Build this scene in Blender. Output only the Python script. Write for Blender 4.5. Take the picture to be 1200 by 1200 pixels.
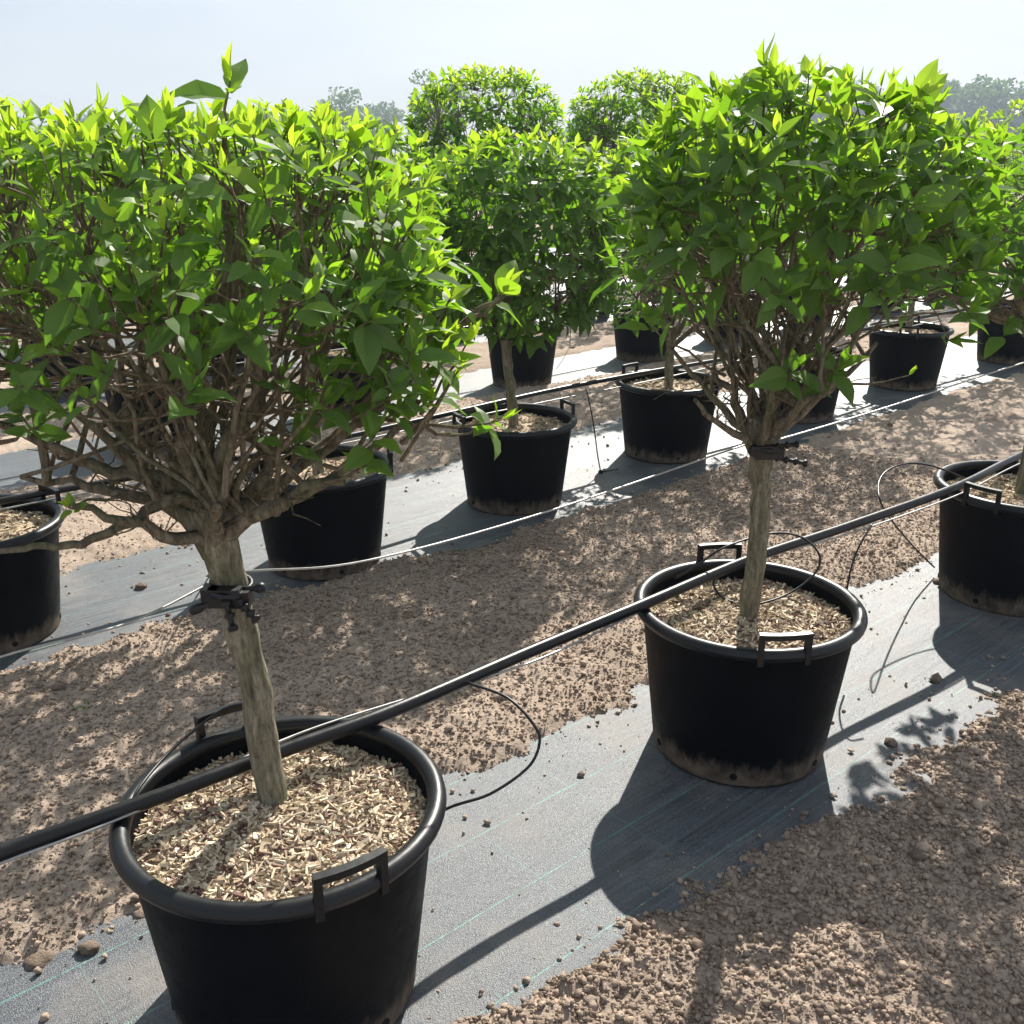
import bpy, math, random
import numpy as np
from mathutils import Vector, Matrix

sc = bpy.context.scene
for o in list(bpy.data.objects): bpy.data.objects.remove(o)

# ------------------------------------------------------------------ camera, world, sun, exposure
CAM_H = 1.59
PITCH = math.radians(19.5)
FPX = 1200.0
cam_d = bpy.data.cameras.new('camera'); cam = bpy.data.objects.new('camera', cam_d)
sc.collection.objects.link(cam); sc.camera = cam
cam.location = (0, 0, CAM_H); cam.rotation_euler = (math.pi/2 - PITCH, 0, 0)
cam_d.sensor_width = 36; cam_d.lens = 36 * FPX / 1200
cam_d.clip_start = 0.05; cam_d.clip_end = 2000

SUN_EL = math.radians(38.0); SUN_AZ = math.radians(15.7)       # azimuth from +Y towards +X
world = bpy.data.worlds.new('World'); sc.world = world; world.use_nodes = True
wn = world.node_tree.nodes; wl = world.node_tree.links
for n in list(wn): wn.remove(n)
w_out = wn.new('ShaderNodeOutputWorld'); w_bg = wn.new('ShaderNodeBackground'); w_sky = wn.new('ShaderNodeTexSky')
w_sky.sky_type = 'NISHITA'; w_sky.sun_disc = False
w_sky.sun_elevation = SUN_EL; w_sky.sun_rotation = SUN_AZ
w_sky.altitude = 0; w_sky.air_density = 1.0; w_sky.dust_density = 1.2; w_sky.ozone_density = 1.0
w_bg.inputs['Strength'].default_value = 0.10
# thin even veil of high cloud over the whole sky, faintly streaked
w_tc = wn.new('ShaderNodeTexCoord'); w_mp = wn.new('ShaderNodeMapping'); w_mp.inputs['Scale'].default_value = (1.6, 1.6, 6.0)
w_ns = wn.new('ShaderNodeTexNoise'); w_ns.inputs['Scale'].default_value = 2.2; w_ns.inputs['Detail'].default_value = 5
wl.new(w_tc.outputs['Generated'], w_mp.inputs['Vector']); wl.new(w_mp.outputs[0], w_ns.inputs['Vector'])
w_rp = wn.new('ShaderNodeValToRGB'); w_rp.color_ramp.elements[0].position = .35; w_rp.color_ramp.elements[1].position = .70
w_rp.color_ramp.elements[0].color = (.305, .338, .398, 1); w_rp.color_ramp.elements[1].color = (.385, .410, .455, 1)
wl.new(w_ns.outputs['Fac'], w_rp.inputs['Fac'])
w_sc = wn.new('ShaderNodeVectorMath'); w_sc.operation = 'SCALE'; w_sc.inputs['Scale'].default_value = 10.0
wl.new(w_rp.outputs[0], w_sc.inputs[0])
w_mx = wn.new('ShaderNodeMix'); w_mx.data_type = 'RGBA'; w_mx.inputs[0].default_value = .80
wl.new(w_sky.outputs[0], w_mx.inputs[6]); wl.new(w_sc.outputs[0], w_mx.inputs[7])
wl.new(w_mx.outputs[2], w_bg.inputs['Color']); wl.new(w_bg.outputs[0], w_out.inputs['Surface'])

sun_d = bpy.data.lights.new('sun', 'SUN'); sun = bpy.data.objects.new('sun', sun_d); sc.collection.objects.link(sun)
sun_d.energy = 5.0; sun_d.angle = math.radians(0.55); sun_d.color = (1.0, 0.95, 0.87)
sun.location = (20, 60, 60)
sun_dir = Vector((math.sin(SUN_AZ)*math.cos(SUN_EL), math.cos(SUN_AZ)*math.cos(SUN_EL), math.sin(SUN_EL)))
sun.rotation_euler = sun_dir.to_track_quat('Z', 'Y').to_euler()

sc.view_settings.view_transform = 'Standard'; sc.view_settings.look = 'None'
sc.view_settings.exposure = 0.98; sc.view_settings.gamma = 1.0; sc.view_settings.use_curve_mapping = False
sc.cycles.use_denoising = True
sc.cycles.max_bounces = 5; sc.cycles.diffuse_bounces = 3; sc.cycles.glossy_bounces = 2; sc.cycles.transmission_bounces = 3; sc.cycles.use_adaptive_sampling = True; sc.cycles.adaptive_threshold = 0.025; sc.cycles.transparent_max_bounces = 8; sc.cycles.volume_bounces = 0

# ------------------------------------------------------------------ geometry frame
ROW = math.radians(41.0)
UD = np.array([math.cos(ROW), math.sin(ROW)]); VD = np.array([-math.sin(ROW), math.cos(ROW)])
def uv_xy(u, v): p = UD*u + VD*v; return float(p[0]), float(p[1])
def xy_uv(x, y): return x*UD[0] + y*UD[1], x*VD[0] + y*VD[1]
GV = np.array([-50, 1.9, 3.4, 4.3, 6.1, 6.7, 8.6, 12.0, 40.0]); GZ = np.array([0, 0, -.09, -.09, -.215, -.22, -.25, -.28, -.30])
def gz(x, y): return float(np.interp(xy_uv(x, y)[1], GV, GZ))     # the field falls gently away
def px(x, y, z):
    """point on the horizontal plane at height z seen at photo pixel x, y (1200 px frame)"""
    a = (x-600)/FPX; b = (y-600)/FPX
    d = np.array([a, math.cos(PITCH)-b*math.sin(PITCH), -(math.sin(PITCH)+b*math.cos(PITCH))])
    t = (z-CAM_H)/d[2]
    return Vector((d[0]*t, d[1]*t, z))
def pd(x, y, Y):
    """point at forward distance Y seen at photo pixel x, y"""
    a = (x-600)/FPX; b = (y-600)/FPX
    d = np.array([a, math.cos(PITCH)-b*math.sin(PITCH), -(math.sin(PITCH)+b*math.cos(PITCH))])
    t = Y/d[1]
    return Vector((d[0]*t, Y, CAM_H+d[2]*t))
def project(P):
    P = np.asarray(P); dz = CAM_H-P[:, 2]
    z = P[:, 1]*math.cos(PITCH)+dz*math.sin(PITCH); yc = dz*math.cos(PITCH)-P[:, 1]*math.sin(PITCH)
    return 600+FPX*P[:, 0]/z, 600+FPX*yc/z, z

# ------------------------------------------------------------------ noise
_rt = np.random.RandomState(5).rand(256, 256)
def vnoise(x, y, seed=0):
    x = np.asarray(x)+seed*17.31; y = np.asarray(y)+seed*9.77
    xi = np.floor(x).astype(int); yi = np.floor(y).astype(int); fx = x-xi; fy = y-yi
    fx = fx*fx*(3-2*fx); fy = fy*fy*(3-2*fy)
    g = lambda i, j: _rt[i & 255, j & 255]
    return (g(xi, yi)*(1-fx)+g(xi+1, yi)*fx)*(1-fy)+(g(xi, yi+1)*(1-fx)+g(xi+1, yi+1)*fx)*fy

# ------------------------------------------------------------------ materials
def new_mat(name):
    m = bpy.data.materials.new(name); m.use_nodes = True
    nt = m.node_tree; b = nt.nodes['Principled BSDF']
    return m, nt, b
def nd(nt, typ, **kw):
    n = nt.nodes.new(typ)
    for k, v in kw.items():
        if k in n.inputs: n.inputs[k].default_value = v
        else: setattr(n, k, v)
    return n
def ramp(nt, fac, stops):
    r = nt.nodes.new('ShaderNodeValToRGB'); e = r.color_ramp.elements
    while len(e) > 1: e.remove(e[-1])
    e[0].position = stops[0][0]; e[0].color = (*stops[0][1], 1)
    for p, c in stops[1:]:
        q = e.new(p); q.color = (*c, 1)
    nt.links.new(fac, r.inputs['Fac']); return r.outputs['Color']
def noise(nt, vec, scale, detail=4, rough=.55):
    n = nd(nt, 'ShaderNodeTexNoise', Scale=scale, Detail=detail, Roughness=rough)
    if vec is not None: nt.links.new(vec, n.inputs['Vector'])
    return n.outputs['Fac']
def coords(nt, kind='Object'): return nt.nodes.new('ShaderNodeTexCoord').outputs[kind]
def geo_pos(nt): return nt.nodes.new('ShaderNodeNewGeometry').outputs['Position']
def mapping(nt, vec, scale=(1, 1, 1), rot=(0, 0, 0), loc=(0, 0, 0)):
    m = nd(nt, 'ShaderNodeMapping'); m.inputs['Scale'].default_value = scale; m.inputs['Rotation'].default_value = rot
    m.inputs['Location'].default_value = loc
    nt.links.new(vec, m.inputs['Vector']); return m.outputs['Vector']
def bump(nt, h, strength, dist, b, prev=None):
    n = nd(nt, 'ShaderNodeBump', Strength=strength, Distance=dist); nt.links.new(h, n.inputs['Height'])
    if prev is not None: nt.links.new(prev, n.inputs['Normal'])
    if b is not None: nt.links.new(n.outputs['Normal'], b.inputs['Normal'])
    return n.outputs['Normal']
def mix(nt, fac, a, b, mode='MIX'):
    m = nt.nodes.new('ShaderNodeMix'); m.data_type = 'RGBA'; m.blend_type = mode
    for sock, v in ((m.inputs[0], fac), (m.inputs[6], a), (m.inputs[7], b)):
        if hasattr(v, 'is_linked') or hasattr(v, 'links'): nt.links.new(v, sock)
        elif isinstance(v, (int, float)): sock.default_value = v
        else: sock.default_value = (*v, 1)
    return m.outputs[2]
def mathn(nt, op, a, b=None, clamp=False):
    m = nt.nodes.new('ShaderNodeMath'); m.operation = op; m.use_clamp = clamp
    for i, v in enumerate((a, b)):
        if v is None: continue
        if isinstance(v, (int, float)): m.inputs[i].default_value = v
        else: nt.links.new(v, m.inputs[i])
    return m.outputs[0]
def attr(nt, name, out='Fac'):
    a = nt.nodes.new('ShaderNodeAttribute'); a.attribute_name = name; return a.outputs[out]

def mat_soil(name, crumb=False, dark=1.0):
    m, nt, b = new_mat(name); p = geo_pos(nt)
    c1 = ramp(nt, noise(nt, p, 1.3, 5), [(.3, (.350, .272, .212)), (.7, (.490, .392, .310))])
    c2 = ramp(nt, noise(nt, p, 45, 6, .7), [(.25, (.55, .52, .50)), (.55, (1, 1, 1)), (.8, (1.25, 1.2, 1.12))])
    col = mix(nt, .85, c1, c2, 'MULTIPLY')
    if crumb:
        t = ramp(nt, attr(nt, 'tint'), [(0, (.58, .54, .51)), (.5, (1, 1, 1)), (1, (1.3, 1.26, 1.2))])
        col = mix(nt, 1.0, col, t, 'MULTIPLY')
    if dark != 1: col = mix(nt, 1.0, col, (dark, dark*.96, dark*.93), 'MULTIPLY')
    nt.links.new(col, b.inputs['Base Color']); b.inputs['Roughness'].default_value = .95
    b.inputs['Specular IOR Level'].default_value = .12
    n1 = bump(nt, noise(nt, p, 120, 5, .7), .9, .009, None)
    v = nd(nt, 'ShaderNodeTexVoronoi', Scale=85.0); nt.links.new(p, v.inputs['Vector'])
    bump(nt, v.outputs['Distance'], -.8, .009, b, n1)
    return m
M = {}
M['soil'] = mat_soil('field_soil'); M['crumb'] = mat_soil('soil_crumb', True); M['clod'] = mat_soil('damp_clod', False, .5)

def mat_fabric():
    m, nt, b = new_mat('woven_weed_mat')
    p = geo_pos(nt); q = mapping(nt, p, rot=(0, 0, -ROW))            # x along the row, y across
    qs = mapping(nt, q, scale=(3.0, 90, 1)); fine = noise(nt, qs, 1.0, 3)
    sp = noise(nt, mapping(nt, q, scale=(1, 1.4, 1)), 330, 2)
    base = ramp(nt, fine, [(.3, (.050, .057, .065)), (.7, (.108, .118, .128))])
    base = mix(nt, .75, base, ramp(nt, sp, [(.38, (.30, .30, .31)), (.62, (1.7, 1.7, 1.7))]), 'MULTIPLY')  # speckle paints small fibre glints into the weave colour
    dust = ramp(nt, noise(nt, p, 2.2, 7, .68), [(.50, (0, 0, 0)), (.78, (.6, .6, .6))])
    col = mix(nt, dust, base, (.34, .29, .24))
    # thin guide threads woven in at regular spacing
    s = nt.nodes.new('ShaderNodeSeparateXYZ'); nt.links.new(q, s.inputs[0])
    def lines(sock, spacing, off, width):
        f = mathn(nt, 'FRACT', mathn(nt, 'DIVIDE', mathn(nt, 'ADD', sock, off), spacing))
        return mathn(nt, 'LESS_THAN', mathn(nt, 'ABSOLUTE', mathn(nt, 'SUBTRACT', f, .5)), width/spacing/2)
    ln = mathn(nt, 'MULTIPLY', lines(s.outputs['Y'], .215, -1.86+.1075, .0035), .55)
    lx = mathn(nt, 'MULTIPLY', lines(s.outputs['X'], .30, .02, .003), .22)
    brk = ramp(nt, noise(nt, mapping(nt, q, scale=(40, 1, 1)), 1, 2), [(.35, (.25, .25, .25)), (.6, (1, 1, 1))])
    l = mathn(nt, 'MULTIPLY', mathn(nt, 'MAXIMUM', ln, lx), brk)
    col = mix(nt, l, col, (.10, .42, .34))
    nt.links.new(col, b.inputs['Base Color'])
    rr = ramp(nt, fine, [(.3, (.37,)*3), (.7, (.52,)*3)])
    nt.links.new(mix(nt, dust, rr, (.85, .85, .85)), b.inputs['Roughness'])
    b.inputs['Specular IOR Level'].default_value = .60
    w1 = bump(nt, noise(nt, mapping(nt, q, scale=(2.0, 26, 1)), 1, 4), .35, .012, None)
    bump(nt, sp, .7, .003, b, w1)
    return m
M['fabric'] = mat_fabric()

def mat_plastic(name, col, rough, dirt=0.0):
    m, nt, b = new_mat(name)
    p = coords(nt)
    c = ramp(nt, noise(nt, p, 9, 5), [(.3, tuple(x*.8 for x in col)), (.75, tuple(x*1.25 for x in col))])
    r = ramp(nt, noise(nt, p, 26, 5, .7), [(.3, (rough*.85,)*3), (.75, (min(1, rough*1.3),)*3)])
    if dirt:
        s = nt.nodes.new('ShaderNodeSeparateXYZ'); nt.links.new(p, s.inputs[0])
        n = noise(nt, mapping(nt, p, scale=(30, 30, 7)), 1, 6, .7)
        hh = mathn(nt, 'SUBTRACT', mathn(nt, 'ADD', .005, mathn(nt, 'MULTIPLY', n, .150)), s.outputs['Z'])
        f = mathn(nt, 'MULTIPLY', hh, 22.0, True)
        f = mathn(nt, 'MULTIPLY', f, ramp(nt, noise(nt, p, 18, 5), [(.35, (.3,)*3), (.65, (1,)*3)]))
        sprk = ramp(nt, noise(nt, p, 160, 2), [(.71, (0, 0, 0)), (.76, (.22, .22, .22))])
        f = mathn(nt, 'MAXIMUM', mathn(nt, 'MULTIPLY', f, dirt), sprk)
        c = mix(nt, f, c, (.27, .205, .15)); r = mix(nt, f, r, (.95, .95, .95))
    nt.links.new(c, b.inputs['Base Color']); nt.links.new(r, b.inputs['Roughness'])
    b.inputs['Specular IOR Level'].default_value = .09 if dirt else .36
    bump(nt, noise(nt, p, 60, 3), .08, .004, b)
    return m
M['pot'] = mat_plastic('black_pot_plastic', (.0030, .0042, .0060), .50, .65)
M['rim'] = mat_plastic('black_rim_plastic', (.008, .009, .010), .36)
M['pipe'] = mat_plastic('black_pipe_plastic', (.009, .009, .010), .34)
M['tie'] = mat_plastic('black_tie_rubber', (.012, .012, .013), .42)
M['hole'] = mat_plastic('dark_hole', (.004, .004, .004), .9)

m, nt, b = new_mat('galvanised_wire'); b.inputs['Base Color'].default_value = (.56, .56, .55, 1)
b.inputs['Metallic'].default_value = .75; b.inputs['Roughness'].default_value = .42; M['wire'] = m
nt.links.new(ramp(nt, noise(nt, coords(nt), 30, 3), [(.3, (.30, .30, .29)), (.7, (.50, .50, .49))]), b.inputs['Base Color'])

def mat_bark(name, ca, cb, cc):
    m, nt, b = new_mat(name); p = geo_pos(nt)
    st = noise(nt, mapping(nt, p, scale=(70, 70, 9)), 1, 6, .65)
    c = ramp(nt, st, [(.28, ca), (.5, cb), (.74, cc)])
    g = ramp(nt, noise(nt, p, 14, 4), [(.45, (0, 0, 0)), (.72, (.55, .55, .55))])
    c = mix(nt, g, c, (.15, .17, .085))
    c = mix(nt, .8, c, ramp(nt, noise(nt, mapping(nt, p, scale=(1, 1, .4)), 95, 5, .7), [(.34, (.45, .42, .38)), (.52, (1, 1, 1)), (.72, (1.35, 1.33, 1.25))]), 'MULTIPLY')
    nt.links.new(c, b.inputs['Base Color']); b.inputs['Roughness'].default_value = .88
    b.inputs['Specular IOR Level'].default_value = .2
    n1 = bump(nt, st, 1.0, .010, None); bump(nt, noise(nt, mapping(nt, p, scale=(1, 1, .35)), 150, 5, .7), .8, .005, b, n1)
    return m
M['bark'] = mat_bark('trunk_bark', (.095, .085, .055), (.22, .20, .14), (.42, .385, .30))
M['branch'] = mat_bark('branch_bark', (.075, .064, .046), (.185, .162, .120), (.34, .30, .235))
M['twig'] = mat_bark('twig_bark', (.10, .078, .055), (.21, .165, .120), (.36, .30, .225))

def mat_leaf(name, veins=True, far=False):
    m, nt, b = new_mat(name); t = attr(nt, 'tint')
    if far:
        c = ramp(nt, t, [(0, (.030, .060, .022)), (.6, (.055, .100, .035)), (1, (.085, .135, .045))])
        tr = ramp(nt, t, [(0, (.05, .12, .02)), (1, (.13, .22, .04))])
    else:
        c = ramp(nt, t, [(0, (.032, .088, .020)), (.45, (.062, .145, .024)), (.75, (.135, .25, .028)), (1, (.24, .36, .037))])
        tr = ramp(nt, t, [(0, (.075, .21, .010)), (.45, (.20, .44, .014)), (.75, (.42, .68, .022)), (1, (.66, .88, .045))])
    if veins:
        uv = attr(nt, 'uv', 'Vector'); s = nt.nodes.new('ShaderNodeSeparateXYZ'); nt.links.new(uv, s.inputs[0])
        ax = mathn(nt, 'ABSOLUTE', s.outputs['X'])
        k = mathn(nt, 'SUBTRACT', mathn(nt, 'MULTIPLY', s.outputs['Y'], 9.0), mathn(nt, 'MULTIPLY', ax, 3.2))
        f = mathn(nt, 'ABSOLUTE', mathn(nt, 'SUBTRACT', mathn(nt, 'FRACT', k), .5))
        side = ramp(nt, f, [(0, (1, 1, 1)), (.13, (0, 0, 0))])
        mid = ramp(nt, ax, [(0, (1, 1, 1)), (.07, (0, 0, 0))])
        vv = mathn(nt, 'MAXIMUM', side, mid)
        c = mix(nt, mathn(nt, 'MULTIPLY', vv, .42), c, (.22, .33, .10))
        tr = mix(nt, mathn(nt, 'MULTIPLY', vv, .30), tr, (.16, .30, .015))
        bp = bump(nt, mathn(nt, 'ADD', f, mathn(nt, 'MULTIPLY', vv, -.6)), .55, .0035, b)
    g = ramp(nt, noise(nt, geo_pos(nt), 55, 3), [(.3, (.82, .82, .82)), (.7, (1.15, 1.12, 1.0))])
    c = mix(nt, 1.0, c, g, 'MULTIPLY')
    bk = nt.nodes.new('ShaderNodeNewGeometry').outputs['Backfacing']
    c = mix(nt, mathn(nt, 'MULTIPLY', bk, .35), c, (.17, .26, .10))
    nt.links.new(c, b.inputs['Base Color']); b.inputs['Roughness'].default_value = .50
    b.inputs['Specular IOR Level'].default_value = .26
    tl = nt.nodes.new('ShaderNodeBsdfTranslucent'); nt.links.new(tr, tl.inputs['Color'])
    mx = nt.nodes.new('ShaderNodeMixShader'); mx.inputs[0].default_value = .52
    nt.links.new(b.outputs[0], mx.inputs[1]); nt.links.new(tl.outputs[0], mx.inputs[2])
    nt.links.new(mx.outputs[0], nt.nodes['Material Output'].inputs['Surface'])
    return m
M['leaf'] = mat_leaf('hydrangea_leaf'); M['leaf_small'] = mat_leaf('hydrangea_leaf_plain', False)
M['leaf_far'] = mat_leaf('woodland_leaf', False, True)

m, nt, b = new_mat('wood_chip_mulch'); t = attr(nt, 'tint')
c = ramp(nt, t, [(0, (.09, .05, .04)), (.16, (.20, .115, .09)), (.34, (.38, .29, .20)), (.62, (.60, .485, .33)), (1, (.80, .71, .55))])
c = mix(nt, .7, c, ramp(nt, noise(nt, geo_pos(nt), 160, 4), [(.3, (.7, .68, .65)), (.7, (1.1, 1.1, 1.08))]), 'MULTIPLY')
nt.links.new(c, b.inputs['Base Color']); b.inputs['Roughness'].default_value = .8; b.inputs['Specular IOR Level'].default_value = .25
bump(nt, noise(nt, geo_pos(nt), 300, 3), .4, .002, b); M['mulch'] = m

# ------------------------------------------------------------------ mesh builder
class MB:
    def __init__(s): s.v = []; s.f = []; s.n = 0; s.t = []; s.uv = []
    def add(s, verts, faces, tint=None, uv=None):
        verts = np.asarray(verts, float)
        s.v.append(verts); s.f += [tuple(i+s.n for i in f) for f in faces]
        s.t.append(np.full(len(verts), .5 if tint is None else tint) if np.isscalar(tint) or tint is None else np.asarray(tint))
        s.uv.append(np.zeros((len(verts), 2)) if uv is None else uv)
        s.n += len(verts)
    def tube(s, pts, rad, sides=6, cap=True, tint=None):
        pts = np.asarray([tuple(p) for p in pts], float); n = len(pts)
        rad = np.full(n, rad) if np.isscalar(rad) else np.asarray(rad)
        tan = np.gradient(pts, axis=0); tan /= np.linalg.norm(tan, axis=1)[:, None]+1e-12
        a = np.array([0, 0, 1.]) if abs(tan[0][2]) < .9 else np.array([1., 0, 0])
        nrm = np.cross(tan[0], a); nrm /= np.linalg.norm(nrm)
        V = []; ang = np.arange(sides)*2*math.pi/sides
        for i in range(n):
            nrm = nrm-tan[i]*nrm.dot(tan[i]); nrm /= np.linalg.norm(nrm)+1e-12; bi = np.cross(tan[i], nrm)
            V.append(pts[i]+rad[i]*(np.cos(ang)[:, None]*nrm+np.sin(ang)[:, None]*bi))
        F = []
        for i in range(n-1):
            for k in range(sides):
                k2 = (k+1) % sides; F.append((i*sides+k, i*sides+k2, (i+1)*sides+k2, (i+1)*sides+k))
        if cap: F.append(tuple(range(sides))[::-1]); F.append(tuple((n-1)*sides+k for k in range(sides)))
        s.add(np.concatenate(V), F, tint)
    def box(s, c, sx, sy, sz, R=None, tint=None):
        v = np.array([(x, y, z) for x in (-.5, .5) for y in (-.5, .5) for z in (-.5, .5)])*(sx, sy, sz)
        if R is not None: v = v @ np.asarray(R).T
        s.add(v+np.asarray(tuple(c)), [(0, 1, 3, 2), (4, 6, 7, 5), (0, 4, 5, 1), (2, 3, 7, 6), (0, 2, 6, 4), (1, 5, 7, 3)], tint)
    def lathe(s, prof, seg=48):
        V = []; F = []; ang = np.arange(seg)*2*math.pi/seg
        for r, z in prof: V.append(np.stack([r*np.cos(ang), r*np.sin(ang), np.full(seg, z)], 1))
        for i in range(len(prof)-1):
            for k in range(seg):
                k2 = (k+1) % seg; F.append((i*seg+k, i*seg+k2, (i+1)*seg+k2, (i+1)*seg+k))
        s.add(np.concatenate(V), F)
    def mesh(s, name, smooth=True, origin=None):
        me = bpy.data.meshes.new(name)
        v = np.concatenate(s.v) if s.v else np.zeros((0, 3))
        if origin is not None: v = v-np.asarray(tuple(origin))
        me.from_pydata(v.tolist(), [], s.f)
        a = me.attributes.new('tint', 'FLOAT', 'POINT'); a.data.foreach_set('value', np.concatenate(s.t).astype(np.float32))
        u = np.concatenate(s.uv)
        if np.any(u):
            a = me.attributes.new('uv', 'FLOAT_VECTOR', 'POINT')
            a.data.foreach_set('vector', np.concatenate([u, np.zeros((len(u), 1))], 1).astype(np.float32).ravel())
        if smooth: me.polygons.foreach_set('use_smooth', np.ones(len(me.polygons), bool))
        me.update(); return me
COL = sc.collection
def link(name, me, mat=None, parent=None, loc=(0, 0, 0), rz=0):
    o = bpy.data.objects.new(name, me); COL.objects.link(o)
    if mat is not None and len(me.materials) == 0: me.materials.append(mat)
    o.location = loc; o.rotation_euler = (0, 0, rz)
    if parent is not None: o.parent = parent
    return o
def tag(o, label=None, cat=None, group=None, kind=None):
    for k, v in (('label', label), ('category', cat), ('group', group), ('kind', kind)):
        if v: o[k] = v
    return o
def empty(name, loc, rz=0):
    o = bpy.data.objects.new(name, None); COL.objects.link(o); o.location = loc; o.rotation_euler = (0, 0, rz)
    o.empty_display_size = .1; return o
def copy_tree(o, parent=None):
    c = o.copy(); COL.objects.link(c)
    if parent is not None: c.parent = parent
    for ch in o.children: copy_tree(ch, c)
    return c
def fast_mesh(name, V, Q, tint=None, smooth=True):
    """V (n,3), Q (m,3 or 4) arrays"""
    me = bpy.data.meshes.new(name); k = Q.shape[1]
    me.vertices.add(len(V)); me.vertices.foreach_set('co', V.astype(np.float32).ravel())
    me.loops.add(Q.size); me.loops.foreach_set('vertex_index', Q.astype(np.int32).ravel())
    me.polygons.add(len(Q)); me.polygons.foreach_set('loop_start', np.arange(len(Q), dtype=np.int32)*k)
    me.polygons.foreach_set('loop_total', np.full(len(Q), k, np.int32))
    if smooth: me.polygons.foreach_set('use_smooth', np.ones(len(Q), bool))
    if tint is not None:
        a = me.attributes.new('tint', 'FLOAT', 'POINT'); a.data.foreach_set('value', tint.astype(np.float32))
    me.update(calc_edges=True); return me

# ------------------------------------------------------------------ ground
ROW_V = [1.50, 3.76, 6.38, 8.40, 10.5, 12.7, 14.9, 17.1]
# visible mat edges across the row, as (u, v_low, v_high) knots
MATS = [
    [(-40, 1.20, 1.90), (.3, 1.22, 1.90), (1.2, 1.20, 1.89), (2.2, 1.17, 1.82), (3.6, 1.11, 1.79), (60, 1.13, 1.83)],
    [(-40, 3.46, 4.06), (.6, 3.50, 4.06), (1.6, 3.50, 4.18), (2.8, 3.42, 4.40), (4.6, 3.40, 4.55), (7.5, 3.50, 4.50), (60, 3.5, 4.5)],
] + [[(-40, v-.36, v+.42), (60, v-.36, v+.42)] for v in ROW_V[2:]]
def mat_edges(i, u):
    k = np.array(MATS[i]); w = .045*(vnoise(u*1.3, 0*u+i*7)-.5)
    return np.interp(u, k[:, 0], k[:, 1])+w, np.interp(u, k[:, 0], k[:, 2])+.05*(vnoise(u*1.1, 0*u+i*5+3)-.5)
def soil_rel(u, v):
    """soil height above the falling field level; dips below the mats"""
    big = .020*(vnoise(u*1.7, v*2.3, 1)-.5)+.022*(vnoise(u*5, v*6, 2)-.5)
    n3 = vnoise(u*16, v*16, 3); n4 = vnoise(u*37, v*37, 4); n5 = vnoise(u*75, v*75, 6)
    crumbs = .016*np.maximum(n3-.45, 0)+.014*(n4-.5)+.012*(n5-.5)
    inside = np.full(u.shape, -9.0)
    for i in range(len(MATS)):
        lo, hi = mat_edges(i, u)
        inside = np.maximum(inside, np.minimum(v-lo, hi-v))
    e = -inside+.075*(vnoise(u*9, v*9, 8)-.5)+.05*(vnoise(u*28, v*28, 9)-.5)
    k = np.clip((e+.05)/.16, 0, 1); k = k*k*(3-2*k)
    return -.024+k*.036+(big+crumbs)*np.clip(k*1.2+.0, 0, 1)
def lin(a, b, st): return np.arange(a, b, st)
def geom(a, b, n, st):
    r = 1.15; 
    lo, hi = 1.0001, 3
    for _ in range(60):
        r = (lo+hi)/2; s_ = st*(r**n-1)/(r-1)
        if s_ > b: hi = r
        else: lo = r
    return a+st*(r**np.arange(1, n+1)-1)/(r-1)
us = np.concatenate([-(geom(6, 394, 34, .06))[::-1], lin(-6, .15, .055), lin(.15, 5.2, .0155), lin(5.2, 11, .05), geom(11, 390, 34, .06)])
vs = np.concatenate([-(geom(.35, 399, 30, .05))[::-1], lin(-.35, .3, .05), lin(.3, 3.75, .0155), lin(3.75, 9, .045), geom(9, 390, 34, .06)])
U, V_ = np.meshgrid(us, vs)
X = U*UD[0]+V_*VD[0]; Y = U*UD[1]+V_*VD[1]
Z = np.interp(V_, GV, GZ)+soil_rel(U, V_)
nv, nu = U.shape; idx = np.arange(nv*nu).reshape(nv, nu)
Q = np.stack([idx[:-1, :-1].ravel(), idx[:-1, 1:].ravel(), idx[1:, 1:].ravel(), idx[1:, :-1].ravel()], 1)
ground = link('ground', fast_mesh('ground', np.stack([X.ravel(), Y.ravel(), Z.ravel()], 1), Q), M['soil'])
tag(ground, 'brown crumbly tilled field soil between the strips of weed mat', 'soil', kind='structure')

def surf(x, y):
    u, v = xy_uv(x, y); return float(np.interp(v, GV, GZ)+soil_rel(np.array([u]), np.array([v]))[0])

# crumbs of soil lying on the surface
ICO_V = []; ph = (1+5**.5)/2
for a_, b_ in ((-1, ph), (1, ph), (-1, -ph), (1, -ph)): ICO_V += [(a_, b_, 0), (0, a_, b_), (b_, 0, a_)]
ICO_V = np.array(ICO_V)/math.sqrt(1+ph*ph)
def ico_faces():
    F = []; d = np.linalg.norm(ICO_V[:, None]-ICO_V[None], axis=2); e = d[d > .01].min()*1.01
    for i in range(12):
        for j in range(i+1, 12):
            for k in range(j+1, 12):
                if d[i, j] < e and d[j, k] < e and d[i, k] < e:
                    n = np.cross(ICO_V[j]-ICO_V[i], ICO_V[k]-ICO_V[i])
                    F.append((i, j, k) if n.dot(ICO_V[i]) > 0 else (i, k, j))
    return np.array(F)
ICO_F = ico_faces()
OCT_V = np.array([(1, 0, 0), (0, 1, 0), (-1, 0, 0), (0, -1, 0), (0, 0, 1), (0, 0, -.6)], float)
OCT_F = np.array([(0, 1, 4), (1, 2, 4), (2, 3, 4), (3, 0, 4), (1, 0, 5), (2, 1, 5), (3, 2, 5), (0, 3, 5)])
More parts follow.
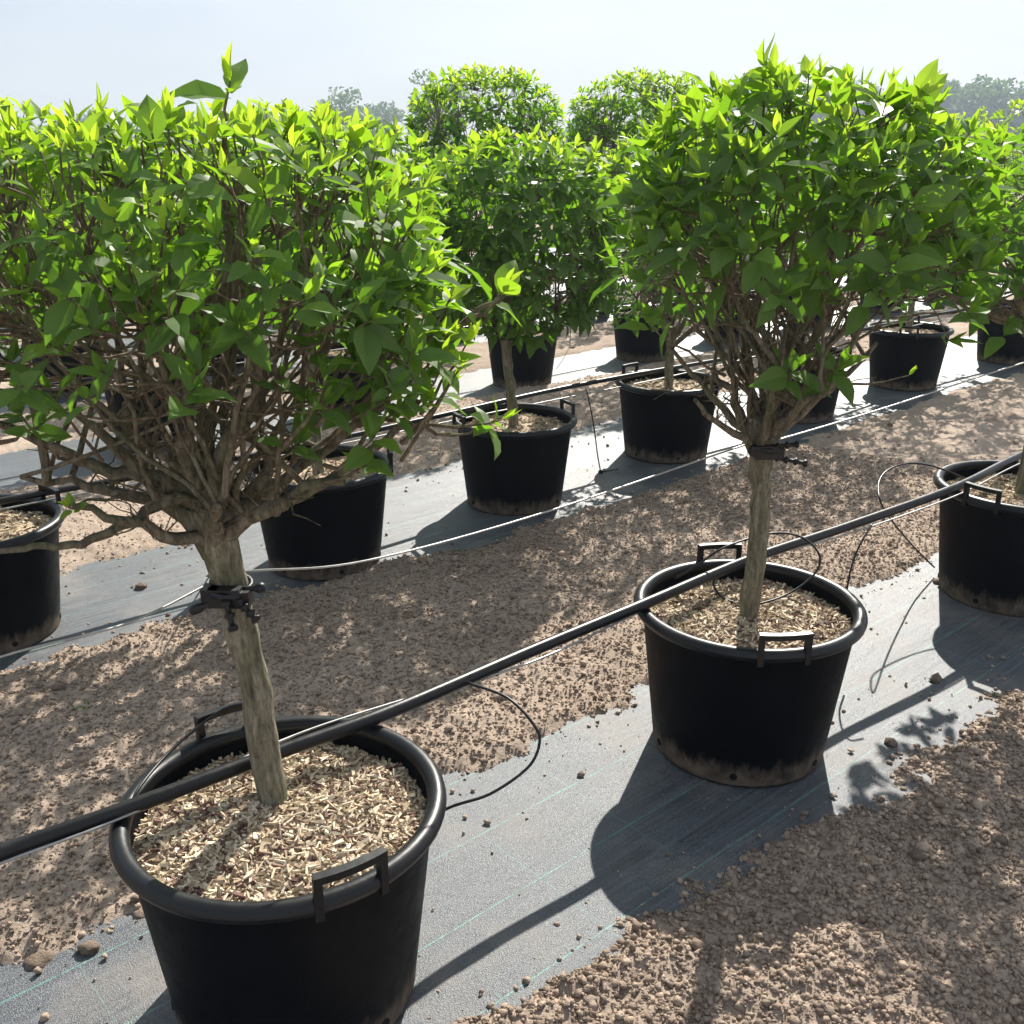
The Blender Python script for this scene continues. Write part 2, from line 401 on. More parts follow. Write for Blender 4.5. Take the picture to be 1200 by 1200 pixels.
def crumbs_mesh(name, u, v, r, sink, rs, on_mat=None, small=False):
    SV, SF = (OCT_V, OCT_F) if small else (ICO_V, ICO_F); k = len(SV)
    n = len(u); z = np.interp(v, GV, GZ)+(soil_rel(u, v) if on_mat is None else on_mat)
    c = np.stack([u*UD[0]+v*VD[0], u*UD[1]+v*VD[1], z+r*sink], 1)
    sh = SV[None]*(1+.95*(rs.rand(n, k, 1)-.5))*(r[:, None, None]*(0.75+.5*rs.rand(n, 1, 3)))
    a = rs.rand(n)*6.28; ca, sa = np.cos(a), np.sin(a)
    xr = sh[..., 0]*ca[:, None]-sh[..., 1]*sa[:, None]; yr = sh[..., 0]*sa[:, None]+sh[..., 1]*ca[:, None]
    P = np.stack([xr, yr, sh[..., 2]*.8], 2)+c[:, None]
    F = (SF[None]+np.arange(n)[:, None, None]*k).reshape(-1, 3)
    return fast_mesh(name, P.reshape(-1, 3), F, np.repeat(rs.rand(n), k))
rs = np.random.RandomState(11)
def scatter(n, u0, u1, v0, v1, wide=False):
    u = u0+rs.rand(n*3)*(u1-u0); v = v0+rs.rand(n*3)*(v1-v0)
    x = u*UD[0]+v*VD[0]; y = u*UD[1]+v*VD[1]
    sx, sy, _ = project(np.stack([x, y, np.interp(v, GV, GZ)], 1))
    ok = np.ones(len(u), bool) if wide else (sx > -60) & (sx < 1260) & (sy < 1260)
    ins = np.full(len(u), -9.0)
    for i in range(2):
        lo, hi = mat_edges(i, u); ins = np.maximum(ins, np.minimum(v-lo, hi-v))
    ok &= ins < .015+.05*rs.rand(len(u))**3
    return u[ok][:n], v[ok][:n]
for nm, specs, small in (('soil_crumbs', ((8000, (.1, 3.4, .25, 1.3), .0035, .0095), (9000, (-.3, 5.2, 1.75, 3.6), .0042, .0092), (220, (-.2, 6, .3, 3.7), .009, .019)), False),
                         ('fine_soil_crumbs', ((24000, (.1, 3.4, .25, 1.3), .0018, .0050), (54000, (-.3, 5.2, 1.75, 3.6), .0028, .0062), (22000, (-.3, 9, 3.9, 6.2), .003, .0085), (11000, (-1.2, 5.6, -.7, 3.6, True), .004, .010)), True)):
    parts_u, parts_v, parts_r = [], [], []
    for n, box_, r0, r1 in specs:
        u, v = scatter(n, *box_)
        parts_u.append(u); parts_v.append(v); parts_r.append(r0+(r1-r0)*rs.rand(len(u))**2.6)
    cu, cv, cr = map(np.concatenate, (parts_u, parts_v, parts_r))
    tag(link(nm, crumbs_mesh(nm, cu, cv, cr, .35, rs, small=small), M['crumb']),
        'fine loose soil crumbs covering the tilled ground' if small else 'coarser crumbs of brown soil scattered over the tilled ground', 'soil', kind='stuff')
# crumbs spilled on the mats
n = 1500; u = -.2+rs.rand(n)*5.5; i_ = rs.randint(0, 2, n); lo0, hi0 = mat_edges(0, u); lo1, hi1 = mat_edges(1, u)
lo = np.where(i_ == 0, lo0, lo1); hi = np.where(i_ == 0, hi0, hi1); d = rs.rand(n)**3.2*.42
v = np.where(rs.rand(n) < .5, lo+d*(hi-lo)*1.1, hi-d*(hi-lo)*1.1)
tag(link('spilled_soil_crumbs', crumbs_mesh('spilled_soil_crumbs', u, v, .002+.0075*rs.rand(n)**3, .45, rs, .0), M['crumb']),
    'small crumbs of soil spilled on the weed mats', 'soil', kind='stuff')

# weed mats
MAT_LABEL = ['grey woven weed mat with green threads under the pots with drip loops',
             'grey weed mat under the second row of pots, parallel to the mat with green threads']
MAT_U = [(-1.5, 7.0), (-1.2, 13)]+[(v*.13-4.5, v*1.9+4) for v in ROW_V[2:]]
for i in range(len(ROW_V)):
    st = .03 if i < 2 else .15
    u = np.arange(MAT_U[i][0], MAT_U[i][1], st); w = np.linspace(0, 1, 47 if i < 2 else 9)
    lo, hi = mat_edges(i, u); lo = lo-.12; hi = hi+.12
    UU = np.repeat(u[None], len(w), 0); VV = lo[None]+(hi-lo)[None]*w[:, None]
    zz = np.interp(VV, GV, GZ)+.004*(vnoise(UU*2.2, VV*7, 21)-.5)+.006*(vnoise(UU*1.1, VV*2.5, 22)-.5)+.0025*(vnoise(UU*4, VV*30, 23)-.5)
    P = np.stack([(UU*UD[0]+VV*VD[0]).ravel(), (UU*UD[1]+VV*VD[1]).ravel(), zz.ravel()], 1)
    a, b_ = UU.shape; idx = np.arange(a*b_).reshape(a, b_)
    Q = np.stack([idx[:-1, :-1].ravel(), idx[:-1, 1:].ravel(), idx[1:, 1:].ravel(), idx[1:, :-1].ravel()], 1)
    o = link('weed_mat', fast_mesh('weed_mat', P, Q), M['fabric'])
    tag(o, MAT_LABEL[i] if i < 2 else 'pale weed mat strip under one of the farther rows of pots', 'mat', 'strips of weed mat', )

# ------------------------------------------------------------------ pots
POT_H = .43; R_TOP = .286; R_BOT = .238; RIM_R = .300
def pot_meshes():
    body = MB()
    zs = np.linspace(.012, POT_H-.012, 14)
    prof = [(0.001, .006), (R_BOT-.012, .004), (R_BOT-.003, .002), (R_BOT, .008)]
    for z in zs: prof.append((R_BOT+(R_TOP-R_BOT)*((z-.012)/(POT_H-.024)), z))
    prof += [(R_TOP+.001, POT_H-.006)]
    prof += [(R_TOP-.006, POT_H-.006)]+[(R_TOP-.008-(R_TOP-R_BOT)*.35*k/4, POT_H-.02-.035*k) for k in range(5)]
    body.lathe(prof, 72)
    rim = MB(); pr = []
    for k in range(15):
        a = 2*math.pi*k/14; pr.append((RIM_R-.0085+.0185*math.cos(a), POT_H-.011+.0175*math.sin(a)))
    rim.lathe(pr, 72)
    han = MB(); R0 = RIM_R+.004; half = .215; pts = []
    for k in range(9):
        a = -half+2*half*k/8; pts.append((R0*math.cos(a), R0*math.sin(a), POT_H+.046))
    w, t = .0085, .007
    V = []; F = []
    for p in pts:
        r = math.hypot(p[0], p[1]); ux, uy = p[0]/r, p[1]/r
        for dr, dz in ((-w, -t), (w, -t), (w, t), (-w, t)): V.append((p[0]+ux*dr, p[1]+uy*dr, p[2]+dz))
    for k in range(8):
        for q in range(4): F.append((k*4+q, k*4+(q+1) % 4, k*4+4+(q+1) % 4, k*4+4+q))
    F += [(3, 2, 1, 0), (32, 33, 34, 35)]
    han.add(V, F)
    for s_ in (-1, 1):
        a = s_*(half-.022); R = Matrix.Rotation(a, 3, 'Z')
        han.box((R0*math.cos(a), R0*math.sin(a), POT_H+.005), .014, .015, .076, R)
    hole = MB(); ang = np.arange(10)*.6283
    V = [(R_BOT+.0055-.0*0, .010*math.cos(a), .034+.010*math.sin(a)) for a in ang]+[(R_BOT-.008, .010*math.cos(a), .034+.010*math.sin(a)) for a in ang]
    F = [tuple(range(10)), tuple(range(19, 9, -1))]+[(k, 10+k, 10+(k+1) % 10, (k+1) % 10) for k in range(10)]
    hole.add(V, F)
    return body.mesh('pot_wall'), rim.mesh('pot_rim'), han.mesh('pot_handle', False), hole.mesh('drain_hole', False)
ME_BODY, ME_RIM, ME_HANDLE, ME_HOLE = pot_meshes()
def make_pot(x, y, ha, label, group, seed=0, full=True):
    z = gz(x, y)+.001
    r = empty('plant_pot', (x, y, z), ha); tag(r, label, 'pot', group)
    link('pot_wall', ME_BODY, M['pot'], r); rm = link('rim', ME_RIM, M['rim'], r)
    for k in (0, math.pi): link('handle', ME_HANDLE, M['rim'], rm, rz=k)
    if full:
        for k in range(6): link('drain_hole', ME_HOLE, M['hole'], r, rz=.35+seed*.37+k*1.047)
    return r

MULCH_Z = POT_H-.050; MULCH_R = R_TOP-.013
def mulch_mesh(seed, n, size):
    rs = np.random.RandomState(seed); mb = MB()
    rings = 14; seg = 40; V = [(0, 0, .012)]; F = []
    for i in range(1, rings+1):
        r = MULCH_R*i/rings
        for k in range(seg):
            a = k/seg*2*math.pi; x, y = r*math.cos(a), r*math.sin(a)
            V.append((x, y, .012*(1-(i/rings)**2)+.016*(vnoise(np.array([x*14+5]), np.array([y*14+5]), seed)[0]-.5)))
    for k in range(seg): F.append((0, 1+k, 1+(k+1) % seg))
    for i in range(rings-1):
        for k in range(seg):
            a, b_ = 1+i*seg, 1+(i+1)*seg; F.append((a+k, b_+k, b_+(k+1) % seg, a+(k+1) % seg))
    mb.add(V, F, .40)
    me_v = []; me_q = []; tt = []
    r = MULCH_R*np.sqrt(rs.rand(n))*.992; a = rs.rand(n)*6.283
    L = size*(.30+.9*rs.rand(n)**2.4); W = np.minimum(L*(.22+.38*rs.rand(n)), .0080); T = W*(.35+.3*rs.rand(n))
    lim = MULCH_R-L*.45; r = np.minimum(r, lim)
    cx, cy = r*np.cos(a), r*np.sin(a)
    cz = .012*(1-(r/MULCH_R)**2)+.016*(vnoise(cx*14+5, cy*14+5, seed)-.5)+T*.3+rs.rand(n)*size*.22
    yaw = rs.rand(n)*6.283; pit = (rs.rand(n)-.5)*1.0; rol = rs.rand(n)*6.28
    unit = np.array([(-.5, -.5, -.5), (-.5, .5, -.5), (-.5, .5, .5), (-.5, -.5, .5), (.5, -.5, -.5), (.5, .5, -.5), (.5, .5, .5), (.5, -.5, .5)])
    taper = np.where(unit[:, 0:1] > 0, .6, .95)
    P = unit[None]*np.stack([L, W, T], 1)[:, None]*np.concatenate([np.ones((8, 1)), taper, taper], 1)[None]
    P = P*(1+.25*(rs.rand(n, 8, 1)-.5))
    def rot(P, ang, i, j):
        c, s_ = np.cos(ang)[:, None], np.sin(ang)[:, None]; A = P.copy()
        A[..., i] = P[..., i]*c-P[..., j]*s_; A[..., j] = P[..., i]*s_+P[..., j]*c; return A
    P = rot(rot(rot(P, rol, 1, 2), pit, 0, 2), yaw, 0, 1)+np.stack([cx, cy, cz], 1)[:, None]
    q = np.array([(0, 3, 2, 1), (4, 5, 6, 7), (0, 1, 5, 4), (1, 2, 6, 5), (2, 3, 7, 6), (3, 0, 4, 7)])
    F = (q[None]+np.arange(n)[:, None, None]*8).reshape(-1, 4)
    t = np.clip(.62+.26*rs.randn(n), 0, 1); dk = rs.rand(n) < .22; t[dk] = rs.rand(dk.sum())*.28
    mb.add(P.reshape(-1, 3), [tuple(f) for f in F], np.repeat(t, 8))
    return mb.mesh('wood_chip_mulch', False)

# ------------------------------------------------------------------ leaves
def leaf_geo(kind, rng):
    """unit-length leaf along +x, upper face +z"""
    ts = [0, .06, .18, .34, .52, .70, .85, .94, 1] if kind != 'low' else [0, .25, .62, 1]
    wm = {'young': .165, 'mature': .24, 'low': .25}[kind]*(.85+.3*rng.random())
    fold = {'young': .80, 'mature': .34, 'low': .3}[kind]*(.6+.7*rng.random()); curl = {'young': .10, 'mature': -.24, 'low': -.2}[kind]*(.4+1.1*rng.random())
    side = rng.uniform(-.06, .06); V = []; uv = []; ph0 = rng.random()*6
    for t in ts:
        w = wm*float(np.interp(t, [0, .06, .18, .34, .52, .70, .85, .94, 1], [0, .07, .62, .97, .96, .70, .36, .13, 0]))
        z0 = curl*t*t+.03*math.sin(t*7+ph0)*t; y0 = side*math.sin(t*3)
        rip = .022*math.sin(t*15+ph0)*min(1, w/wm) if kind == 'mature' else 0
        V += [(t, y0+w, z0+w*fold+rip), (t, y0, z0), (t, y0, z0), (t, y0-w, z0+w*fold-rip)]; uv += [(1, t), (0.001, t), (-.001, t), (-1, t)]
    F = []
    for i in range(len(ts)-1):
        for a, b_ in ((0, 1), (2, 3)):
            q = [i*4+a, i*4+4+a, i*4+4+b_, i*4+b_]
            m0 = 1 if a == 0 else 2
            if ts[i] == 0: q = [i*4+m0, i*4+4+a, i*4+4+b_]
            elif ts[i+1] == 1: q = [i*4+a, i*4+4+m0, i*4+b_]
            F.append(tuple(q))
    return np.array(V), F, np.array(uv, float)
_rg = random.Random(3)
LEAF = {k: [leaf_geo(k, _rg) for _ in range(5)] for k in ('young', 'mature', 'low')}
TINTS = np.linspace(0, 1, 8)
_leaf_me = {}
def leaf_mesh(kind, i, tq):
    key = (kind, i, tq)
    if key not in _leaf_me:
        mb = MB(); V, F, uv = LEAF[kind][i]; mb.add(V, F, float(TINTS[tq]), uv); me = mb.mesh('leaf'); me.materials.append(M['leaf']); _leaf_me[key] = me
    return _leaf_me[key]

def bez(p0, p1, p2, n):
    t = np.linspace(0, 1, n)[:, None]; p0, p1, p2 = (np.asarray(tuple(p), float) for p in (p0, p1, p2))
    return p0*(1-t)**2+2*p1*t*(1-t)+p2*t*t
def wob(P, amp, rng):
    P = P.copy(); n = len(P)
    for i in range(1, n-1): P[i] += np.array([rng.gauss(0, amp) for _ in range(3)])
    return P

def leaf_cluster(out, tip, axis, rng, L, young, n_pairs, low=False, droop=0.0):
    """opposite pairs of leaves along the last bit of a shoot"""
    axis = np.asarray(axis, float); axis /= np.linalg.norm(axis)
    a = np.array([0, 0, 1.]) if abs(axis[2]) < .8 else np.array([1., 0, 0])
    s1 = np.cross(axis, a); s1 /= np.linalg.norm(s1); s2 = np.cross(axis, s1)
    rot0 = rng.random()*6.28
    for p in range(n_pairs):
        back = L*.24*p*(.6+.5*rng.random())
        for h in (0, 1):
            if p > 0 and rng.random() < .08: continue
            ph_ = rot0+p*math.pi/2+h*math.pi+rng.uniform(-.4, .4)
            side = s1*math.cos(ph_)+s2*math.sin(ph_)
            opening = (.30+.42*p+rng.uniform(-.15, .25)) if p < 3 else 1.25+rng.uniform(-.2, .3)
            d = axis*math.cos(opening)+side*math.sin(opening)
            d[2] -= droop*(.3+.35*p)+.10*p*rng.random(); d /= np.linalg.norm(d)
            nrm = axis-d*axis.dot(d)
            nrm = nrm*(1.0)+np.array([0, 0, .35])+np.array([rng.gauss(0, .22) for _ in range(3)])
            nrm -= d*nrm.dot(d); nrm /= np.linalg.norm(nrm)+1e-9
            size = L*((.62, .95, 1.05, .95)[min(p, 3)])*rng.uniform(.60, 1.2)
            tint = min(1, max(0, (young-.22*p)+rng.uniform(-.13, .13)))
            kind = 'low' if low else ('young' if p == 0 else 'mature')
            pos = np.asarray(tip)-axis*back
            out.append((pos, d, nrm, size, tint, kind, rng.randrange(5)))

def leaves_to_mb(mb, leaves):
    for pos, d, nrm, size, tint, kind, i in leaves:
        V, F, uv = LEAF[kind][i]; bi = np.cross(nrm, d)
        P = pos+size*(V[:, :1]*d+V[:, 1:2]*bi+V[:, 2:]*nrm); mb.add(P, F, tint, uv)

def smooth(pts, n=10):
    P = np.array([tuple(p) for p in pts], float); out = []
    Pp = np.vstack([2*P[0]-P[1], P, 2*P[-1]-P[-2]])
    for i in range(1, len(Pp)-2):
        for t in np.linspace(0, 1, n, endpoint=False):
            a, b_, c, d = Pp[i-1], Pp[i], Pp[i+1], Pp[i+2]
            out.append(.5*((2*b_)+(-a+c)*t+(2*a-5*b_+4*c-d)*t*t+(-a+3*b_-3*c+d)*t**3))
    out.append(P[-1]); return np.array(out)
TRUNK = {}
def make_tree(base, fork, cc, rad, seed, label, group, L=.075, n_limb=9, n_stem=44, n_shoot=230, individual=300,
              leaf_floor=-.35, bare=.5, r_trunk=.028, low=False, power=3.2, extra=(), dead=170, droop=.0, inner=.25, cat='tree', name='hydrangea_tree', pairs=(2, 4), tone=0.0, sideways=.8, flat_p=.35, limbs=(), near=True):
    rng = random.Random(seed); base = np.array(tuple(base)); fork = np.array(tuple(fork)); cc = np.array(tuple(cc)); rad = np.array(rad)
    root = empty(name, tuple(base)); tag(root, label, cat, group)
    org = base
    # trunk
    mid = (base+fork)/2+np.array([rng.gauss(0, .012), rng.gauss(0, .012), 0])
    P = wob(bez(base-np.array([0, 0, .03]), mid, fork, 16), .0022, rng); TRUNK[seed] = P
    n = len(P); rr = np.array([r_trunk*(1.06-.10*t+.42*max(0, t-.70)/.3+.04*rng.uniform(-1, 1)) for t in np.linspace(0, 1, n)]); rr[0] *= 1.08
    mb = MB(); mb.tube(P, rr, 14)
    v = mb.v[0]; nn = vnoise(v[:, 0]*90+v[:, 1]*60, v[:, 2]*22, seed)-.5
    c = np.repeat(P, 14, 0); mb.v[0] = v+(v-c)*nn[:, None]*.28
    link('trunk', mb.mesh('trunk', origin=org), M['bark'], root)
    # limbs, stems, shoots
    def shell(top_bias=True):
        while True:
            d = np.array([rng.gauss(0, 1) for _ in range(3)]); d /= np.linalg.norm(d)
            if d[2] < leaf_floor: continue
            if d[2] < 0 and rng.random() < bare*(-d[2]*1.6+.25): continue
            k = (abs(d[0])**power+abs(d[1])**power+abs(d[2])**power)**(-1/power)
            s_ = 1.0 if rng.random() > inner else rng.uniform(.55, .95)
            return cc+d*k*rad*s_*rng.uniform(.90, 1.045), d
    stems = []; limb_pts = []
    for k in range(n_limb):
        a = k/n_limb*6.283+rng.uniform(-.3, .3); q = rng.uniform(.35, .75)
        flat = rng.random() < flat_p; rise = rng.uniform(.12, .30) if flat else rng.uniform(.35, .75)
        end = np.array([cc[0]+math.cos(a)*rad[0]*q, cc[1]+math.sin(a)*rad[1]*q, fork[2]+rise*rad[2]+.02])
        st = fork-np.array([0, 0, rng.uniform(.02, .10)])+np.array([math.cos(a), math.sin(a), 0])*r_trunk*.12
        ctl = fork*.45+end*.55; ctl[2] = fork[2]+(rng.uniform(-.01, .05) if flat else rng.uniform(.03, .10))
        P = wob(bez(st, ctl, end, 9), .006, rng)
        rad_l = np.linspace(r_trunk*.58, r_trunk*.20, 9)*rng.uniform(.75, 1.15)
        mb = MB(); mb.tube(P, rad_l, 8)
        link('branch', mb.mesh('branch', origin=org), M['branch'], root); limb_pts.append(P)
    for pts_, ra, rb in limbs:
        P = smooth(pts_, 5); P = wob(P, .0025, rng); mb = MB(); mb.tube(P, np.linspace(ra, rb, len(P)), 8)
        link('branch', mb.mesh('branch', origin=org), M['branch'], root); limb_pts.append(P[:9] if len(P) >= 9 else P)
    for k in range(n_stem):
        P0 = limb_pts[rng.randrange(n_limb)]; st = P0[rng.randrange(1, len(P0))] if rng.random() < .85 else fork+np.array([0, 0, .01])
        tgt, d = shell(); tgt = cc+(tgt-cc)*rng.uniform(.60, .82); tgt[2] = max(tgt[2], st[2]+.12*rad[2])
        ctl = st*.5+tgt*.5; ctl[:2] = st[:2]*.35+tgt[:2]*.65; ctl[2] -= .04*rng.random()
        P = wob(bez(st, ctl, tgt, 9), .007*rad[2]/.4, rng)
        r0 = r_trunk*rng.uniform(.12, .30); mb = MB(); mb.tube(P, np.linspace(r0, r0*.5, 9), 6)
        link('branch', mb.mesh('branch', origin=org), M['branch'], root); stems.append(P)
    S = np.array([p for st in stems for p in st[4:]])
    tw = MB(); leaves = []
    def shoot(tgt, d, young, npairs, from_pt=None, r0=.0026, Ls=1.0):
        if from_pt is None:
            w = np.linalg.norm((S-tgt)*(1, 1, .6), axis=1)+np.array([.08 if s_[2] > tgt[2]-.02 else 0 for s_ in S]); from_pt = S[np.argmin(w+np.array([rng.random()*.05 for _ in S]))]
        ctl = from_pt*.5+tgt*.5-np.array([0, 0, .02])
        P = wob(bez(from_pt, ctl, tgt, 5), .005, rng); tw.tube(P, np.linspace(r0, .0014, 5), 4, cap=False, tint=.5)
        ax = np.array([d[0]*sideways, d[1]*sideways, .55+.6*max(0, d[2])])+np.array([rng.gauss(0, .22) for _ in range(3)])
        leaf_cluster(leaves, tgt, ax, rng, L*Ls, young, npairs, low, droop)
    for k in range(n_shoot):
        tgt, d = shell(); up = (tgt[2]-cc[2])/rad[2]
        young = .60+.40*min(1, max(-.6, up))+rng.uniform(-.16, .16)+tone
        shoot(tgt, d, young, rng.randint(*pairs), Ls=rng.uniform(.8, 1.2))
    for (pt, fr, young, npr, ls) in extra:
        pt = np.array(tuple(pt)); fr = np.array(tuple(fr)); d = (pt-fr)/np.linalg.norm(pt-fr)
        shoot(pt, d, young, npr, fr, r0=.0045, Ls=ls)
    for k in range(dead):
        st = stems[rng.randrange(len(stems))] if rng.random() < .6 else limb_pts[rng.randrange(n_limb)]
        p = st[rng.randrange(2, 6)]; ln = rng.uniform(.05, .20)*rad[2]/.4
        d = np.array([rng.gauss(0, .55), rng.gauss(0, .55), rng.uniform(-.15, 1)]); d /= np.linalg.norm(d)
        P = wob(np.linspace(p, p+d*ln, 4), .006, rng); tw.tube(P, np.linspace(rng.uniform(.0014, .003), .0009, 4), 3, cap=False)
    tag(link('twigs', tw.mesh('twigs', origin=org), M['twig'], root), kind='stuff')
    # leaves: the ones that show largest are objects of their own
    pick = set()
    if individual:
        C = np.array([l[0]+l[1]*l[3]*.5 for l in leaves]); sx, sy, z = project(C); sz = np.array([l[3] for l in leaves])
        face = np.array([abs(np.dot(l[2], (np.array([0, 0, CAM_H])-c)/np.linalg.norm(np.array([0, 0, CAM_H])-c))) for l, c in zip(leaves, C)])
        infr = (sx > 0) & (sx < 1200) & (sy > 0) & (sy < 1200)
        cell = {}
        for i in np.argsort(z):
            if not infr[i]: continue
            key = (int(sx[i]//(22/z[i]*2)), int(sy[i]//(22/z[i]*2))); c_ = cell.setdefault(key, [])
            if len(c_) < 2: c_.append(i)
        cand = [i for c_ in cell.values() for i in c_]
        cand.sort(key=lambda i: -(sz[i]**2*(.3+face[i])/z[i]**2)); pick = set(cand[:individual])
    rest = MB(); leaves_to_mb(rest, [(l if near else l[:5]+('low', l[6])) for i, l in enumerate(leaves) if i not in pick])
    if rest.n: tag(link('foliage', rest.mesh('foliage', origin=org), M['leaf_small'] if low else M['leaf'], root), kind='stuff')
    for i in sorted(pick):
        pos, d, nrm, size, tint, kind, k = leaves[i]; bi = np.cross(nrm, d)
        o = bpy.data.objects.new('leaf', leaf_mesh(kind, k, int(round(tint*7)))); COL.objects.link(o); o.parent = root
        p = pos-org; mt = Matrix(((d[0]*size, bi[0]*size, nrm[0]*size, p[0]), (d[1]*size, bi[1]*size, nrm[1]*size, p[1]), (d[2]*size, bi[2]*size, nrm[2]*size, p[2]), (0, 0, 0, 1)))
        o.matrix_basis = mt
    return root

# ------------------------------------------------------------------ the rows
def rim_px(x, y, row): return px(x, y, POT_H+float(np.interp(ROW_V[row], GV, GZ)))
A = rim_px(331, 938, 0); B = rim_px(877, 706, 0); C_ = rim_px(1200, 568, 0)
D_ = rim_px(-34, 612, 1); E_ = rim_px(374, 545, 1); F_ = rim_px(603, 490, 1); G_ = rim_px(784, 446, 1)
H_ = rim_px(940, 412, 1); I_ = rim_px(1066, 384, 1); J_ = rim_px(1190, 362, 1)
R3a = rim_px(612, 388, 2); R3b = rim_px(755, 364, 2)
ROW1 = 'big pots along the pipe with drip loops'; ROW2 = 'pots in the second row'
pots = [
    (A, 'big black pot of wood chips with a tree leaning out of it and pipe across', ROW1, -1.28, 6500),
    (B, 'big black pot with dusty foot and thin tube ringed around its tree trunk', ROW1, -1.34, 4600),
    (C_, 'black pot with drain holes showing above its dusty foot, pipe end across rim', ROW1, -2.05, 2600),
    (D_, 'black pot under the low bare twig of the leaning tree', ROW2, .9, 1000),
    (E_, 'black pot beside the mat wire, behind the leaning tree trunk', ROW2, .2, 1000),
    (F_, 'black pot with two raised handles and a leafy twig hanging over its rim', ROW2, .62, 950),
    (G_, 'black pot beside a dangling drip tube, chips filled to its rim', ROW2, 2.3, 900),
    (H_, 'black pot standing behind the upright trunk with the rubber tie', ROW2, 2.6, 800),
    (I_, 'black pot with dusty foot beyond the small leafy sprig of the round tree', ROW2, 1.2, 800),
    (J_, 'black pot at the end of the second row, below the shaded leaves', ROW2, 1.0, 500)]
for k, (p, lb, gr, ha, nc) in enumerate(pots):
    hp = {0: (396, 1012), 1: (912, 746), 2: (1142, 584), 5: (664, 478)}.get(k)
    if hp: q = px(*hp, POT_H+.02+gz(p.x, p.y)); ha = math.atan2(q.y-p.y, q.x-p.x)
    make_pot(p.x, p.y, ha, lb, gr, k)
    z = gz(p.x, p.y)
    o = link('wood_chips', mulch_mesh(31+k, nc, (.024, .025, .027, .03)[min(k, 3)]), M['mulch'], None, (p.x, p.y, z+MULCH_Z))
    tag(o, ['pale wood chips filling the pot around the leaning tree', 'pale wood chips in the pot ringed by the thin tube',
            'pale wood chips in the pot with visible drain holes'][k] if k < 3 else 'pale wood chips filling a pot of the second row', 'wood chips', 'wood chip mulch in the pots', 'stuff')

def top(p, h): return np.array([p.x, p.y, gz(p.x, p.y)+h])
MZ = MULCH_Z+.01
# leaning tree
fa = pd(243, 590, 1.70); ca = np.array([fa.x-.01, 1.72, 1.355])
exA = []
def ex(x, y, Y, fx, fy, FY, young, n, ls): exA.append((pd(x, y, Y), pd(fx, fy, FY), young, n, ls))
ex(592, 335, 1.62, 540, 380, 1.63, .95, 3, 1.5); ex(540, 430, 1.60, 470, 520, 1.62, .85, 2, .8); ex(478, 385, 1.56, 400, 500, 1.62, .85, 4, 1.4)
ex(430, 430, 1.50, 380, 520, 1.6, .6, 3, 1.1); ex(520, 395, 1.64, 420, 500, 1.65, .9, 3, 1.0); ex(440, 510, 1.50, 380, 545, 1.6, .55, 4, 1.1)
ex(80, 595, 1.52, 170, 560, 1.65, .95, 3, .6); ex(60, 460, 1.45, 120, 540, 1.6, .25, 3, 1.25); ex(20, 480, 1.6, 90, 540, 1.65, .35, 3, 1.0); ex(588, 492, 1.66, 478, 500, 1.62, .85, 4, 1.05); ex(560, 500, 1.66, 500, 500, 1.62, .8, 3, .8)
for x, y, Y, yg in ((365, 400, 1.5, .5), (400, 385, 1.52, .75), (445, 400, 1.53, .8), (500, 360, 1.58, .95), (415, 470, 1.52, .5), (475, 440, 1.55, .85), (520, 420, 1.6, .9), (360, 470, 1.52, .4), (455, 350, 1.55, .8), (505, 330, 1.6, .9), (400, 330, 1.5, .5), (350, 520, 1.55, .4), (470, 475, 1.55, .6), (430, 545, 1.55, .6), (530, 345, 1.6, .95), (548, 400, 1.62, .95), (500, 470, 1.6, .85), (485, 410, 1.5, .8), (455, 470, 1.48, .7), (525, 455, 1.62, .9), (420, 420, 1.46, .65), (385, 440, 1.46, .55), (15, 420, 1.5, .3), (45, 500, 1.45, .25), (330, 440, 1.5, .35)):
    ex(x, y, Y, x-55, y+85 if y < 470 else y+20, Y+.07, yg, 3, 1.05)
ex(395, 350, 1.45, 330, 480, 1.6, .4, 3, 1.0); ex(270, 95, 1.62, 262, 180, 1.64, 1.0, 3, 1.4); ex(470, 270, 1.6, 400, 400, 1.65, .8, 3, 1.0)
def lp(pts, Y0, Y1): return [pd(x, y, Y0+(Y1-Y0)*i/(len(pts)-1)) for i, (x, y) in enumerate(pts)]
limA = [(lp([(250, 600), (205, 585), (150, 612), (95, 636), (40, 640), (-40, 655)], 1.70, 1.52), .013, .004),
        (lp([(258, 605), (290, 592), (318, 598), (345, 585), (400, 552), (455, 512), (490, 470)], 1.69, 1.60), .014, .005),
        (lp([(245, 595), (190, 560), (120, 548), (60, 520), (-20, 490)], 1.70, 1.60), .016, .006),
        (lp([(262, 590), (330, 560), (400, 510), (470, 440), (540, 380), (592, 345)], 1.72, 1.62), .011, .003),
        (lp([(250, 590), (262, 520), (305, 470), (300, 380), (302, 300)], 1.66, 1.52), .015, .006),
        (lp([(248, 590), (215, 520), (225, 430), (205, 330)], 1.66, 1.5), .014, .006)]
make_tree(top(Vector((px(322, 940, MZ).x, px(322, 940, MZ).y, 0)), MZ-.01), fa, ca, (.415, .40, .275), 1,
          'wide flat-topped hydrangea tree with bare twiggy underside and leaning trunk', 'trees along the pipe with drip loops',
          L=.059, limbs=limA, flat_p=.35, n_limb=10, n_stem=52, n_shoot=520, leaf_floor=-.40, bare=.95, r_trunk=.028, extra=exA, dead=330, inner=.28, power=3.6)
